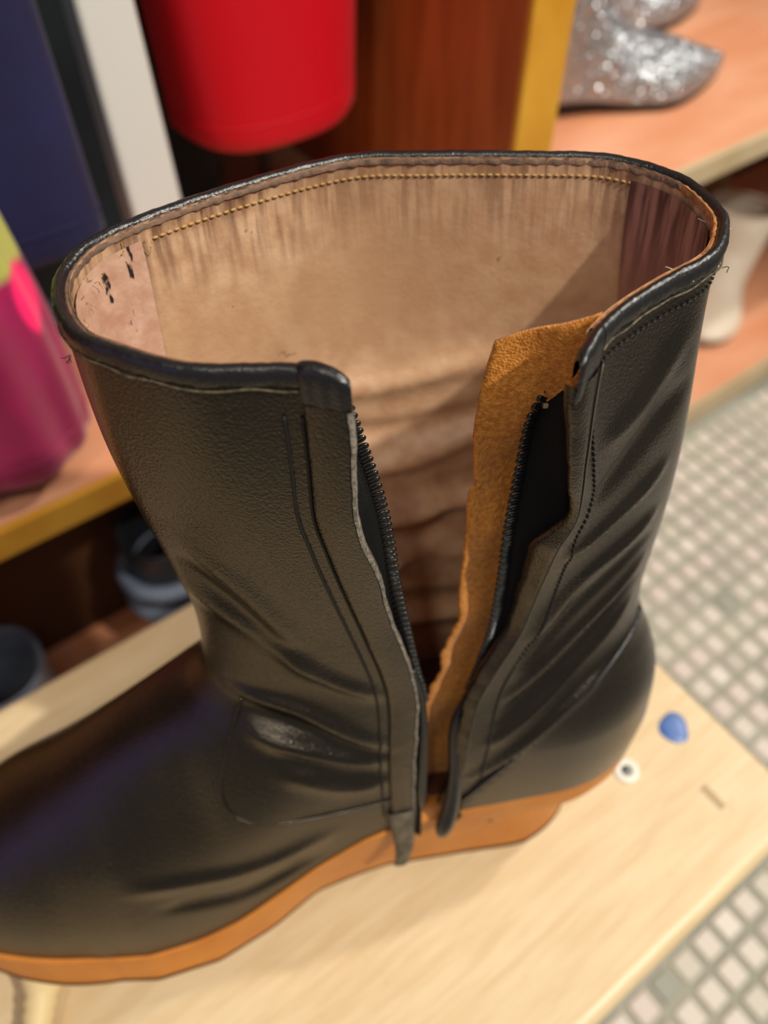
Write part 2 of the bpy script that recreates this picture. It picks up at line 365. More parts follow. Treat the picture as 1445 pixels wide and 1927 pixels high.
folds = [
 ('F', 1.5*mm, 3*mm, [(-.0815,.1384),(-.0605,.1318),(-.045,.118),(-.034,.108)]),
 ('F', 1.5*mm, 2.8*mm, [(-.0768,.1222),(-.0594,.1124),(-.0366,.099)]),
 ('F', 1.3*mm, 2.6*mm, [(-.067,.1036),(-.0516,.0924),(-.036,.0855)]),
 ('F', 1.2*mm, 3*mm, [(-.062,.162),(-.050,.148),(-.034,.1357)]),
 ('F', -1.4*mm, 3*mm, [(-.078,.131),(-.056,.121),(-.034,.104)]),
 ('F', -1.2*mm, 3*mm, [(-.07,.113),(-.05,.102),(-.035,.092)]),
 ('F', 1.0*mm, 4*mm, [(-.0832,.2126),(-.0698,.193),(-.0582,.1676)]),
 ('F', -1.0*mm, 4*mm, [(-.086,.200),(-.072,.182),(-.060,.158)]),
 ('F', 1.0*mm, 4*mm, [(-.0847,.186),(-.0684,.170),(-.055,.150)]),
 ('F', 1.2*mm, 4*mm, [(-.13,.060),(-.095,.058),(-.06,.062)]),
 ('F', -1.2*mm, 3*mm, [(-.12,.046),(-.09,.042),(-.066,.050)]),
 ('B', 1.3*mm, 3.2*mm, [(.0549,.2086),(.0378,.2076-.008),(.0241,.1897)]),
 ('B', 1.5*mm, 3.2*mm, [(.0555,.1896),(.0331,.1758),(.0197,.1503)]),
 ('B', 1.5*mm, 3*mm, [(.0575,.1681),(.0351,.1451),(.0134,.1211)]),
 ('B', 1.6*mm, 3*mm, [(.0582,.1465),(.0373,.1243),(.0072,.0981)]),
 ('B', -1.4*mm, 3*mm, [(.057,.157),(.036,.135),(.010,.110)]),
 ('B', -1.3*mm, 3*mm, [(.056,.179),(.034,.160),(.017,.136)]),
 ('B', 1.0*mm, 5*mm, [(.0535,.2494),(.0407,.2362),(.0285,.2311)]),
 ('B', 1.3*mm, 2.5*mm, [(.050,.118),(.030,.104),(.0,.078)]),
 ('B', -1.1*mm, 5*mm, [(.057,.234),(.040,.222),(.028,.212)]),
]
for i in range(9):   # soft folds on the far side of the ankle, seen inside
    z0 = .10+.014*i; folds.append(('L', (1 if i % 2 else -1)*random.uniform(2.2, 3.6)*mm, random.uniform(4, 6)*mm,
        [(-.05+random.uniform(-.02, .01), z0), (-.01, z0+random.uniform(-.008, .008)), (.04+random.uniform(-.02, .02), z0+random.uniform(-.01, .01))]))
folds += [('L', -5*mm, 5*mm, [(-.030,.158),(-.012,.155),(.004,.158)]), ('L', -5*mm, 4.5*mm, [(-.028,.138),(-.012,.133)]), ('L', -4*mm, 4*mm, [(-.030,.120),(-.020,.114)]),
 ('L', 4*mm, 4*mm, [(-.03,.148),(-.008,.144),(.004,.148)]), ('L', 4*mm, 4*mm, [(-.03,.127),(-.01,.121)])]
folds = [(a, b*(1.5 if a != 'L' else 1), c*(.8 if a == 'B' else 1), d) for a, b, c, d in folds]
D = ridge(folds, 1)
# vamp overlay step: everything in front of the curved seam is one leather thickness lower
seam = np.array([(-.078,.1345),(-.0857,.1183),(-.0923,.1011),(-.0905,.0891),(-.0742,.080),(-.0399,.0745),(-.02,.074)])
sc = catmull(seam, 10)
# heel counter step
cnt = np.array([(.085,.1275),(.072,.127),(.064,.124),(.0553,.1195),(.0425,.111),(.0172,.090),(-.0036,.064),(-.012,.05)])
cc = cnt[::-1]
zc = np.interp(G[..., 0], cc[:, 0], cc[:, 1])
D += .0009*sstep(zc-G[..., 2], -.0012, .0012)*np.where(G[..., 0] > -.01, 1, 0)
# undulation
for k in range(10):
    fx, fz, ph = rng.normal(0, 26), rng.normal(0, 26), rng.uniform(0, 6.28)
    D += .00038*np.sin(fx*G[..., 0]+fz*G[..., 2]*1.5+ph)
D *= sstep(G[..., 2], .02, .045)*sstep(.275-ZETA, 0, .012)[:, None]
G = G+NRM*D[..., None]
NRM = normals(G)
for _ in range(2):
    NRM[1:-1] = (NRM[:-2]+NRM[1:-1]*2+NRM[2:]); NRM /= np.linalg.norm(NRM, axis=2, keepdims=True)

def surf(col, zeta, off=0.):
    """point on the upper at fractional column, level zeta, offset outwards"""
    k = np.clip(np.interp(zeta, ZETA, np.arange(NZ)), 0, NZ-1.001); i = int(k); f = k-i
    c = min(max(col, 0), NC-.001); j = int(c); g = c-j
    bl = lambda A: (A[i, j]*(1-g)+A[i, j+1]*g)*(1-f)+(A[i+1, j]*(1-g)+A[i+1, j+1]*g)*f
    P = bl(G); Nn = bl(NRM); Nn = Nn/np.linalg.norm(Nn)
    ex = col-c
    if ex: 
        T = (G[i, 6]-G[i, 0])/6 if col < 0 else (G[i, -1]-G[i, -7])/6
        P = P+T*ex
    return P+Nn*off
def col_at(zeta, dist, front=True):
    """column lying dist metres from the slit edge"""
    i = int(np.interp(zeta, ZETA, np.arange(NZ))); row = G[i] if front else G[i, ::-1]
    d = np.r_[0, np.cumsum(np.linalg.norm(np.diff(row, axis=0), axis=1))]
    if dist < 0: c = dist/d[1]
    else: c = float(np.interp(dist, d, np.arange(NC+1)))
    return c if front else NC-c

upper = link('upper', grid_mesh('upper', G, flip=False), M['leather'], boot)
# inner shell -----------------------------------------------------------
i0 = 10
TH = .0026
I = G-NRM*TH
I[..., 2] = G[..., 2]
def streaks(m, z0, z1, color, sc=420):
    N, L, b = nodes(m); f = noisefac(m, sc, .40, .62, (1, 1, .10)); g = zfac(m, z0, z1)
    mu = N.new('ShaderNodeMath'); mu.operation = 'MULTIPLY'; L.new(f, mu.inputs[0]); L.new(g, mu.inputs[1]); mixcol(m, mu.outputs[0], color)
streaks(M['lining'], .252, .280, srgb(112, 78, 58)); streaks(M['lining_dark'], .235, .272, srgb(84, 50, 44)); 
mixcol(M['lining'], noisefac(M['lining'], 14, .42, .70), srgb(176, 138, 104)); mixcol(M['lining'], noisefac(M['lining'], 95, .735, .76), srgb(130, 92, 70))
mixcol(M['lining_pink'], noisefac(M['lining_pink'], 190, .64, .68, (1, 1, .5)), srgb(40, 32, 34))
lin = link('lining', grid_mesh('lining', I[i0:, 5:-6], flip=True), M['lining'], boot)
def patch(name, c0, c1, z0, z1, off, m, label=None, nc=14, nz=70):
    P = np.array([[surf(c, z, -TH-off) for c in np.linspace(c0(z) if callable(c0) else c0, c1(z) if callable(c1) else c1, nc)] for z in np.linspace(z0, z1, nz)])
    o = link(name, grid_mesh(name, P, flip=True), m, boot)
    if label: o['label'] = label
    return o
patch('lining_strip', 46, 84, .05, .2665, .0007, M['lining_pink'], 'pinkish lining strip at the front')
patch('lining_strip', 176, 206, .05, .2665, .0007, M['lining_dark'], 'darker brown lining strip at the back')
# insole
r = I[i0+6]; c = r.mean(axis=0)
link('insole', mesh('insole', np.vstack([r, c]), [(k, k+1, len(r)) for k in range(len(r)-1)]+[(len(r)-1, 0, len(r))]), M['insole'], boot)

# sole: tapered stacked leather wedge ------------------------------------
ns = 150
sN = np.concatenate([np.linspace(0, 1, ns)])
def outline(kind):
    th = np.linspace(0, 2*np.pi, 2*ns, endpoint=False)
    if kind == 'top': a0, a1 = -.2295, .083
    elif kind == 'bot': a0, a1 = -.222, .058
    m, a = (a0+a1)/2, (a1-a0)/2
    s = m+a*np.cos(th)
    if kind == 'top':
        md = plan_med(s)+.0012; lt = plan_lat(s)+.0012
        hb = np.where(s > .035, np.sqrt((1-((s-.035)/(a1-.035))**2).clip(0)), 1)
    else:
        md = np.interp(s, [-.23,-.2,-.17,-.135,-.11,-.086,-.066,-.034,0,.03,.06], [.034,.038,.042,.049,.047,.0385,.029,.0235,.0255,.028,.026])
        lt = np.interp(s, [-.23,-.16,-.12,-.06,.0,.06], [.04,.045,.048,.038,.031,.028])
        hb = np.where(s > .02, np.sqrt((1-((s-.02)/(a1-.02))**2).clip(0)), 1)
    fb = np.where(s < -.15, np.sqrt((1-((-.15-s)/(-.15-a0))**2).clip(0)), 1)
    md = np.where(s < -.15, .0445 if kind == 'top' else .046, md); lt = np.where(s < -.15, .047, lt)
    w = np.where(np.sin(th) > 0, -md, lt)*hb*fb
    z = zfeather(s)+.0006 if kind == 'top' else np.interp(s, [-.23,-.21,-.19,-.17,-.15,-.09,-.07,-.05,-.03,.06], [.019,.0125,.0075,.003,0,0,.0025,.0025,0,0])
    return np.c_[s, w, z]
T, B = outline('top'), outline('bot')
rows = []
for t in np.linspace(0, 1, 16):
    hk = sstep(T[:, 0], .005, .05); tt = t*(1-hk)+sstep(t, .22, .46)*hk
    r_ = T*(1-tt[:, None])+B*tt[:, None]; r_[:, 2] = T[:, 2]*(1-t)+B[:, 2]*t; rows.append(r_)
inner = T.copy(); inner[:, 1] *= .8; inner[:, 0] = inner[:, 0]*.95-.003
SG = np.array([inner]+rows)
sm_ = grid_mesh('sole', SG, closed=True)
bm = bmesh.new(); bm.from_mesh(sm_); bm.verts.ensure_lookup_table(); nb_ = 2*ns
for off in (0, (len(SG)-1)*nb_):
    vs = [bm.verts[off+k] for k in range(nb_)]
    try: bm.faces.new(vs)
    except Exception: pass
bmesh.ops.triangulate(bm, faces=[f for f in bm.faces if len(f.verts) > 4]); bmesh.ops.recalc_face_normals(bm, faces=bm.faces); bm.to_mesh(sm_); bm.free()
sole = link('sole', sm_, M['sole'], boot, smooth=False)
for p in sm_.polygons: p.use_smooth = len(p.vertices) == 4
tube('sole_edge', np.vstack([B+np.array([0, 0, .0006])]*1+[B[:1]+np.array([0, 0, .0006])]), .0007, mat('dark_sole_edge', srgb(70, 42, 20), .6, .3), sole, 6, cap=False)

# rim binding ------------------------------------------------------------
RC = G[-1]; RN = NRM[-1].copy(); RN[:, 2] = 0; RN /= np.linalg.norm(RN, axis=1, keepdims=True)
UPV = np.array([0, 0, 1.])
prof = [(.0004, -.0046), (.0011, -.0044), (.0015, -.0030), (.0016, -.0012), (.0013, .0002), (.0004, .0010), (-.0006, .0010), (-.0013, .0004), (-.0016, -.0006), (-.0016, -.0026)]
c_in = np.arange(0, NC+1)
wob = lambda k: 1+.06*math.sin(k*.9)+.05*math.sin(k*2.3+1)
def dslit(front, dist):
    d = np.r_[0, np.cumsum(np.linalg.norm(np.diff(RC if front else RC[::-1], axis=0), axis=1))]; return int(np.searchsorted(d, dist))
ka, kb = dslit(True, .0095), NC-dslit(False, .0095)
BG = np.array([[RC[k]+RN[k]*o*wob(k)+UPV*(h*wob(k+5)) for o, h in prof] for k in range(ka, kb+1)])
bind = link('rim_binding', grid_mesh('rim_binding', BG), M['piping'], boot)
prof2 = [(-.0013, -.0016), (-.0015, -.0003), (-.0020, -.0001), (-.0027, -.0006), (-.0028, -.0018)]
def lip(c0, c1, m):
    EG = np.array([[RC[k]+RN[k]*(o+.0002*math.sin(k*1.7)*(o < -.002))+UPV*(h+.00015*math.sin(k*2.9)) for o, h in prof2] for k in range(c0, c1)])
    return link('lining_edge', grid_mesh('lining_edge', EG), m, boot)
lip(ka, 187, M['lip']); o = lip(186, kb+1, M['tan_edge']); o['label'] = 'orange cut edge of the lining'
P = np.array([RC[k]+RN[k]*(.00135+.0002*math.sin(k*.7))+UPV*(-.0047+.0003*math.sin(k*.45)) for k in range(ka, kb+1)])
o = tube('binding_raw_edge', P, .00028, M['binding_edge'], bind, 6); o['label'] = 'grey raw edge under the black binding'

# inner rim stitching ------------------------------------------------------
def stitches(name, pts, nrm, length, rad, m, parent, wobble=.3):
    V = []; F = []
    for p, q, nv in zip(pts[:-1], pts[1:], nrm):
        d = q-p; l = np.linalg.norm(d); d = d/l; sd = np.cross(d, nv); b0 = len(V); c = (p+q)/2; h = min(length, l*.8)/2
        for t, rr in ((-1, .35), (-.55, 1), (.55, 1), (1, .35)):
            for k in range(5):
                a = 2*math.pi*k/5; V.append(c+d*h*t+(sd*math.cos(a)+nv*math.sin(a))*rad*rr)
        for i in range(3):
            for k in range(5): F.append((b0+i*5+k, b0+i*5+(k+1) % 5, b0+(i+1)*5+(k+1) % 5, b0+(i+1)*5+k))
        F += [tuple(b0+k for k in range(5))[::-1], tuple(b0+15+k for k in range(5))]
    o = link(name, mesh(name, V, F), m, parent); o['kind'] = 'stuff'; return o
def along(c0, c1, step, zf, off):
    cs = np.linspace(c0, c1, 400); P = np.array([surf(c, zf(c), off) for c in cs]); d = np.r_[0, np.cumsum(np.linalg.norm(np.diff(P, axis=0), axis=1))]
    t = np.arange(0, d[-1], step); Q = np.c_[[np.interp(t, d, P[:, k]) for k in range(3)]].T
    cq = np.interp(t, d, cs); Nn = np.array([NRM[-8, int(c)] for c in cq]); return Q, Nn
Q, Nn = along(86, 178, .0021, lambda c: .2656, -TH-.0002)
stitches('rim_stitching', Q, Nn, .0015, .00042, M['thread_tan'], lin)
Q, Nn = along(N1+N2+4, NC-8, .0022, lambda c: .2605, .0003)
stitches('rim_stitching', Q, Nn, .0014, .0003, M['thread_dark'], upper)

# zipper ---------------------------------------------------------------------
zl = np.array([(-.0368,-.0285,.2468),(-.0346,-.0285,.2378),(-.0308,-.028,.22),(-.0286,-.028,.2043),(-.027,-.028,.1849),(-.0243,-.028,.1653),(-.0213,-.028,.1432),(-.0184,-.029,.1247),(-.0187,-.032,.1000),(-.0203,-.035,.0740),(-.0216,-.038,.050)])
zr = np.array([(.0191,-.026,.2438),(.0141,-.026,.2342),(.012,-.026,.2153),(.0104,-.026,.1958),(.0094,-.026,.1738),(.0072,-.026,.1517),(.0009,-.026,.125),(-.0060,-.029,.108),(-.0068,-.033,.084),(-.0090,-.0365,.066),(-.0140,-.0400,.050)])
def tooth_mesh():
    a = 2*math.pi; V = []; F = []; path = []
    for k in range(9):
        t = math.pi*k/8; path.append((.0018+.0010*math.sin(t), 0, .00052*math.cos(t)))
    path = [(-.0036, 0, .00052)]+path+[(-.0036, 0, -.00052)]
    me = tube('zip_tooth', path, .00064, None, None, 5); return me
tooth_me = tooth_mesh(); tooth_me.materials.append(M['zip'])
for p in tooth_me.polygons: p.use_smooth = True
def zipside(Z, sgn, name):
    P = catmull(Z, 14); d = np.r_[0, np.cumsum(np.linalg.norm(np.diff(P, axis=0), axis=1))]
    # tape: from the teeth back under the placket
    rows = []
    for i in range(0, len(P), 2):
        p = P[i]; zt = p[2]
        zz_ = min(zt, .262); cdist = .006
        q = surf(col_at(min(zz_, .262), cdist, sgn > 0), max(zz_-.02*(zz_ < .14), .03), -.0016)
        q[2] = p[2]
        rows.append([p*(1-t)+q*t+np.array([0, .0006*math.sin(math.pi*t), 0]) for t in np.linspace(0, 1, 5)])
    tp = link('zipper_tape', grid_mesh('zipper_tape', np.array(rows)), M['tape'], boot)
    s = tp.modifiers.new('thick', 'SOLIDIFY'); s.thickness = .0005; s.offset = 0
    pitch = .00235; t = 0; end = d[-1]*.62
    while t < end:
        p = np.array([np.interp(t, d, P[:, k]) for k in range(3)]); q = np.array([np.interp(t+.001, d, P[:, k]) for k in range(3)])
        T_ = (q-p)/np.linalg.norm(q-p); X_ = np.array([sgn, 0, 0])-T_*(T_@np.array([sgn, 0, 0])); X_ /= np.linalg.norm(X_); Y_ = np.cross(T_, X_)
        o = bpy.data.objects.new('zip_tooth', tooth_me); COL.objects.link(o); o.parent = tp
        jit = .0
        mat4 = Matrix(((X_[0], Y_[0], T_[0], p[0]), (X_[1], Y_[1], T_[1], p[1]), (X_[2], Y_[2], T_[2], p[2]), (0, 0, 0, 1)))
        o.matrix_parent_inverse = Matrix.Identity(4)
        sc_ = 1-.25*max(0, t/end-.5)
        o.matrix_local = mat4 @ Matrix.Rotation(random.uniform(-.08, .08)+sgn*.18, 4, 'Y') @ Matrix.Diagonal((sc_, 1, 1, 1))
        t += pitch
    # closed lower run of the chain, rolled tape edge
    k0 = int(len(P)*.60)
    k1 = len(P) if sgn < 0 else int(len(P)*.93)
    q = np.linspace(0, 1, k1-k0); rr = (.0014+(.0026 if sgn < 0 else .0006)*q)*np.sqrt(np.clip(1-np.clip((q-.86)/.145, 0, 1)**2, .02, 1))
    tube('tape_roll', P[k0:k1], rr, M['piping'], tp, 10)
    return tp
zipside(zl, 1, 'left'); zipside(zr, -1, 'right')
for Z_, dx in ((zl, -1), (zr, 1)):
    p = catmull(Z_, 14)[10 if dx < 0 else 9]
    o = tube('top_stop', [p+np.array([dx*.0018, -.0007, .0002]), p+np.array([-dx*.0006, -.0009, .0006])], .0008, M['cream_chip'], boot, 6); o['label'] = 'worn cream zipper stop'

# plackets -----------------------------------------------------------------------
zs = np.linspace(.262, .012, 110)
def noise1(x, s): return math.sin(x*s)+.6*math.sin(x*s*2.3+1.3)+.4*math.sin(x*s*5.1+.4)
rows = []
for z in zs:
    wd = .0098-.002*(1-z/.262)
    edge = -.0008+.00016*noise1(z, 190)-.0014*math.exp(-((z-.202)/.010)**2)
    rows.append([surf(col_at(z, dd), z, oo) for dd, oo in ((wd, .0002), (wd-.0004, .0011), (wd-.0015, .0014), (wd*.5, .0013), (edge+.001, .0014), (edge, .0010), (edge, -.0010))])
front_pl = link('front_placket', grid_mesh('front_placket', np.array(rows)), M['leather'], boot)
R_ = np.array(rows)
EGd = np.stack([R_[:, 5]+np.array([-.0004, -.0004, 0]), R_[:, 5]+np.array([.0005, -.0004, 0]), R_[:, 6]+np.array([.0005, 0, 0]), R_[:, 6]+np.array([-.0008, 0, 0])], 1)
o = link('raw_edge', grid_mesh('raw_edge', EGd), M['raw_edge'], front_pl); o['label'] = 'frayed grey cut edge'
# rolled top of the front placket
cap_prof = lambda g: [(-.0009, -.0125), (-.0019, -.0100), (-.0023, -.0050), (-.0026, -.0012), (-.0022, .0010), (-.0008, .0022), (.0010, .0022), (.0026, .0010), (.0033, -.0012), (.0033, -.0070)]
cap_rows = []
for t in np.linspace(0, 1, 14):
    b0 = surf(col_at(.262, max(.0105*(1-t)-.0010*t, -.001)), .2695, 0); g = 1-.35*max(0, abs(t*2-1)**6)
    cap_rows.append([b0+np.array([0, o_*g*(1+.06*math.sin(t*19)), h_*g-.0016*t*t+.0008*math.sin(math.pi*t)]) for o_, h_ in cap_prof(t)])
o = link('placket_cap', grid_mesh('placket_cap', np.array(cap_rows)), M['piping'], front_pl)
s = o.modifiers.new('sub', 'SUBSURF'); s.levels = 1; s.render_levels = 2
# back placket turned inwards
rows = []
for z in zs:
    wv = .0007*noise1(z, 210)
    fo = np.interp(z, [.03, .12, .19, .215, .235, .262], [0, .0005, .0012, .0010, .0036, .0098])
    tn = np.interp(z, [.03, .12, .17, .20, .215, .235, .262], [.003, .004, .004, .0058, .0010, .0014, .0032])
    a = surf(col_at(z, fo+.0012, False), z, .0002); b = surf(col_at(z, fo, False), z, .0012); b2 = surf(col_at(z, fo*.5-.0004, False), z, .0016); c_ = surf(col_at(z, min(fo-.0012, -.0003)+wv*.4, False), z, .0006)
    inn = c_+np.array([-tn*.8, tn*.55+.001, 0]); rows.append([a, b, b2, c_, c_*.5+inn*.5+np.array([-.0006, -.0004, 0]), inn, inn+np.array([.0004, .0012, 0])])
back_pl = link('back_placket', grid_mesh('back_placket', np.array(rows), flip=True), M['leather'], boot)
R_ = np.array(rows); o = tube('fold_edge', R_[::1, 1]+np.array([0, -.0003, 0]), .00025, mat('worn_fold', (.10, .085, .065, 1), .6, .3), back_pl, 5)
cap_rows = []
for t in np.linspace(0, 1, 14):
    b0 = surf(col_at(.262, .0110*(1-t)-.0008*t, False), .2695, 0); g = 1-.35*max(0, abs(t*2-1)**6)
    cap_rows.append([b0+np.array([0, o_*g*(1+.06*math.sin(t*17)), h_*g-.0022*t*t]) for o_, h_ in cap_prof(t)])
o = link('placket_cap', grid_mesh('placket_cap', np.array(cap_rows), flip=True), M['piping'], back_pl)
s = o.modifiers.new('sub', 'SUBSURF'); s.levels = 1; s.render_levels = 2
# double seam beside the front placket, stitch rows
for d0, extra in ((.0104, 0), (.0135, .001)):
    Pn = [surf(col_at(z, d0+extra*(z/.26)-.0028*(1-z/.262)), z, .0002) for z in np.linspace(.258, .02, 120)]
    tube('seam_cord', Pn, .00045, M['thread_dark'], upper, 6)
Q = np.array([surf(col_at(z, .0088, False), z, .0002) for z in np.linspace(.256, .03, 110)])
stitches('placket_stitching', Q, [np.array([0, -1., 0])]*len(Q), .0016, .00035, M['thread_dark'], upper)
# seams of vamp and counter
def nearest_on(side, s, z):
    rng_ = range(0, N1+1) if side == 'F' else range(N1+N2, NC+1)
    sub = G[:, list(rng_)]; d = (sub[..., 0]-s)**2+(sub[..., 2]-z)**2; k, j = np.unravel_index(d.argmin(), d.shape); return sub[k, j]+NRM[k, list(rng_)[j]]*.0002
Pv = np.array([nearest_on('F', s, z) for s, z in catmull(seam, 10)]); 
for _ in range(40): Pv[1:-1] = (Pv[:-2]+2*Pv[1:-1]+Pv[2:])/4
tube('vamp_seam', Pv, .0006, M['leather'], upper, 8)
Pc = np.array([nearest_on('B', s, z) for s, z in catmull(cnt[1:-1], 10)])
for _ in range(40): Pc[1:-1] = (Pc[:-2]+2*Pc[1:-1]+Pc[2:])/4
tube('counter_seam', Pc, .0009, M['piping'], upper, 8)

# suede guard behind the zipper ------------------------------------------------------
sg = np.array([(.0028,-.0215,.2560),(.0000,-.0215,.2450),(-.0007,-.0215,.2322),(-.0001,-.0215,.2180),(.0006,-.0215,.2115),(-.0012,-.0215,.2085),(-.0016,-.0215,.1985),(-.0020,-.0215,.1882),(-.0029,-.0215,.1698),(-.0039,-.0215,.1523),(-.0069,-.0215,.1422),(-.0105,-.0215,.1257),(-.0137,-.0215,.1174),(-.0154,-.0215,.0946),(-.0156,-.0215,.0724),(-.0163,-.0215,.0567),(-.017,-.022,.035)])
sp_ = catmull(sg, 8); rows = []
for i, p in enumerate(sp_):
    wv = (.00012+.0006*sstep(.175-p[2], 0, .03))*noise1(p[2], 210)
    p = p+np.array([wv, 0, 0]); q = surf(col_at(min(p[2]+.004, .264), .016, False), min(p[2]+.004, .264), -TH-.0006); q[2] = p[2]+.0105*max(0, 1-i/30)
    rows.append([p*(1-t)+q*t+np.array([0, (-.0008+.0073*min(1, i/26))*math.sin(math.pi*t)**.7+.0016*math.sin(p[2]*150+t*3)*math.sin(math.pi*min(1, t*1.4)), 0]) for t in np.linspace(0, 1, 14)])
su = link('suede_guard', grid_mesh('suede_guard', np.array(rows)), M['suede'], boot)
s = su.modifiers.new('thick', 'SOLIDIFY'); s.thickness = .0014; s.offset = 1
su['label'] = 'orange suede guard flap behind the zipper'

# loose threads -------------------------------------------------------------------------
def fuzz(c, z, off, n, L, m, spread=1., base_=None):
    p0 = surf(c, z, off) if base_ is None else np.array(base_)
    for _ in range(n):
        d = rng.normal(0, 1, 3); d[2] = abs(d[2])*.6; P = [p0+rng.normal(0, .0006, 3)]
        for k in range(7): d = d+rng.normal(0, .7*spread, 3); d /= np.linalg.norm(d); P.append(P[-1]+d*L/7)
        tube('loose_thread', catmull(np.array(P), 3), .00011, m, boot, 4)
fuzz(196, .266, .0022, 4, .007, M['thread_white'])
fuzz(212, .2665, -.0030, 4, .006, M['thread_white'])
fuzz(220, .2665, -.0030, 3, .006, M['thread_white'])
fuzz(52, .262, .002, 3, .0035, M['thread_dark']); fuzz(24, .268, -.002, 2, .008, M['thread_dark'])
fuzz(204, .262, .0016, 5, .0035, M['thread_dark'])
for c_, z_ in ((60, .262), (64, .260), (68, .263), (72, .264), (76, .264), (80, .265), (84, .265)):
    fuzz(c_, z_, -TH-.001, 2, .004, M['thread_tan'])
# worn strap end hanging over the sole under the zipper
P = [surf(col_at(.02, .004), .02, .0012), surf(col_at(.006, .004), .006, .0025), surf(col_at(.0, .004), .0, .0025)+np.array([0, -.0012, -.010]), surf(col_at(.0, .005), .0, .003)+np.array([-.001, -.0024, -.020])]
P = catmull(np.array(P), 5); W_ = np.linspace(.0055, .0026, len(P))
rows = np.array([[p+np.array([w_*t, -.0006*(1-t*t), 0]) for t in np.linspace(-1, 1, 5)] for p, w_ in zip(P, W_)])
o = link('zipper_tail', grid_mesh('zipper_tail', rows), mat('worn_tail', (.04, .034, .026, 1), .5, .4, color2=(.14, .115, .08, 1), nscale=200), boot)
s = o.modifiers.new('thick', 'SOLIDIFY'); s.thickness = .0012; s.offset = 0
# ------------------------------------------------------------------ other shoes on the shelf
def shoe(name, label, cat, loc, rotz, upm, solem, L=.25, hw=.036, h=.13, heel=.03, toe='round', collar=.06, insm=None, group=None, lift=0.):
    """toe points along +x of the thing; origin under the heel"""
    root = tag(empty(name, loc, rotz), label, cat, group)
    fz = curve([0, .35*L, .62*L, L], [heel+.006, heel*.75+.006, .008, .012 if toe == 'round' else .010])
    toph = curve([0, .30*L, .36*L, .45*L, .60*L, .8*L, L], [h+.001, h+.0005, max(h*.93, .066), max(h*.62, .062), .053, .038, .020])
    ns_, nz_ = 90, 44; rings = []
    def plan(x):
        t = x/L; a = np.interp(t, [0, .12, .45, .70, 1], [.8*hw, .82*hw, .78*hw, hw, hw])
        a = a*np.where(t < .12, np.sqrt(np.clip(1-((.12-t)/.12)**2, 0, 1)), 1)
        k = .70; e_ = np.clip((t-k)/(1-k), 0, 1)
        return a*(np.sqrt(np.clip(1-e_**2, 0, 1)) if toe == 'round' else (1-e_**1.5)*.94+.06*np.sqrt(np.clip(1-e_**2, 0, 1)))
    xs_ = np.linspace(0, L, 500)
    for i in range(nz_):
        ze = (h-.0)*(i/(nz_-1))**1.25; mx = max(0, 1-ze/(h*.95)); zz = ze+fz(xs_)*mx
        ok = zz <= toph(xs_); xf = xs_[ok].max() if ok.any() else .3*L
        x0 = 0+.004*math.sin(math.pi*i/nz_)
        th = np.linspace(0, 2*np.pi, ns_, endpoint=False); x = (x0+xf)/2+(xf-x0)/2*np.cos(th); z = ze+fz(x)*mx
        tau = np.clip((z-fz(x))/np.maximum(toph(x)-fz(x), 1e-4), 0, 1)
        f_ = sstep(ze, .35*h, .9*h); foot = plan(x)*np.where(x > .38*L, np.sqrt((1-tau**2.3).clip(0)), 1)
        xe = np.abs((x-(x0+xf)/2)/((xf-x0)/2)).clip(0, 1); sh = collar*.5*(1-xe**2.2)**(1/2.2)
        w = foot*(1-f_)+sh*f_
        w = np.minimum(w, hw*1.05*(1-xe**6)**.5+1e-5)
        rings.append(np.c_[x, np.sign(np.sin(th))*w, z])
    o = link('upper', grid_mesh('upper', np.array(rings), closed=True, flip=True), upm, root)
    s = o.modifiers.new('thick', 'SOLIDIFY'); s.thickness = .002; s.offset = -1
    tube('collar', np.vstack([rings[-1], rings[-1][:1]]), .0022, upm, root, 6, cap=False)
    if insm:
        r_ = rings[6]*.97; link('insole', mesh('insole', np.vstack([r_, r_.mean(axis=0)]), [(k, (k+1) % ns_, ns_) for k in range(ns_)]), insm, root)
    # sole
    th = np.linspace(0, 2*np.pi, ns_, endpoint=False); x = L/2+L/2*np.cos(th); w = np.sign(np.sin(th))*(plan(x)+.001)
    t_ = np.c_[x, w, fz(x)+.001]; b_ = t_.copy(); b_[:, 2] = fz(x)-.0065; b_[:, 2] = np.maximum(b_[:, 2], 0)
    me = grid_mesh('sole', np.array([t_, b_]), closed=True); bm = bmesh.new(); bm.from_mesh(me); bm.verts.ensure_lookup_table()
    for k0 in (0, ns_): bm.faces.new([bm.verts[k0+k] for k in range(ns_)])
    bmesh.ops.recalc_face_normals(bm, faces=bm.faces); bm.to_mesh(me); bm.free(); link('sole', me, solem, root, smooth=False)
    if heel > .012:
        bm = bmesh.new(); lo = []; hi = []
        for k in range(20):
            t = 2*math.pi*k/20; cx_, cy_ = math.cos(t), math.sin(t)
            hi.append(bm.verts.new((.030+.029*cx_, .78*hw*cy_, fz(.03)-.005))); lo.append(bm.verts.new((.028+.023*cx_, .62*hw*cy_, 0)))
        for k in range(20): bm.faces.new((lo[k], lo[(k+1) % 20], hi[(k+1) % 20], hi[k]))
        bm.faces.new(lo[::-1]); bm.faces.new(hi); link('heel', from_bm('heel', bm), solem, root, smooth=False)
    return root
M['glitter'] = mat('silver_glitter', (.43, .45, .48, 1), .34, .5, .85)
N, L_, b_ = nodes(M['glitter']); tc = N.new('ShaderNodeTexCoord'); vo = N.new('ShaderNodeTexVoronoi'); vo.inputs['Scale'].default_value = 560; L_.new(tc.outputs['Object'], vo.inputs['Vector'])
vm = N.new('ShaderNodeVectorMath'); vm.operation = 'SUBTRACT'; L_.new(vo.outputs['Color'], vm.inputs[0]); vm.inputs[1].default_value = (.5, .5, .5)
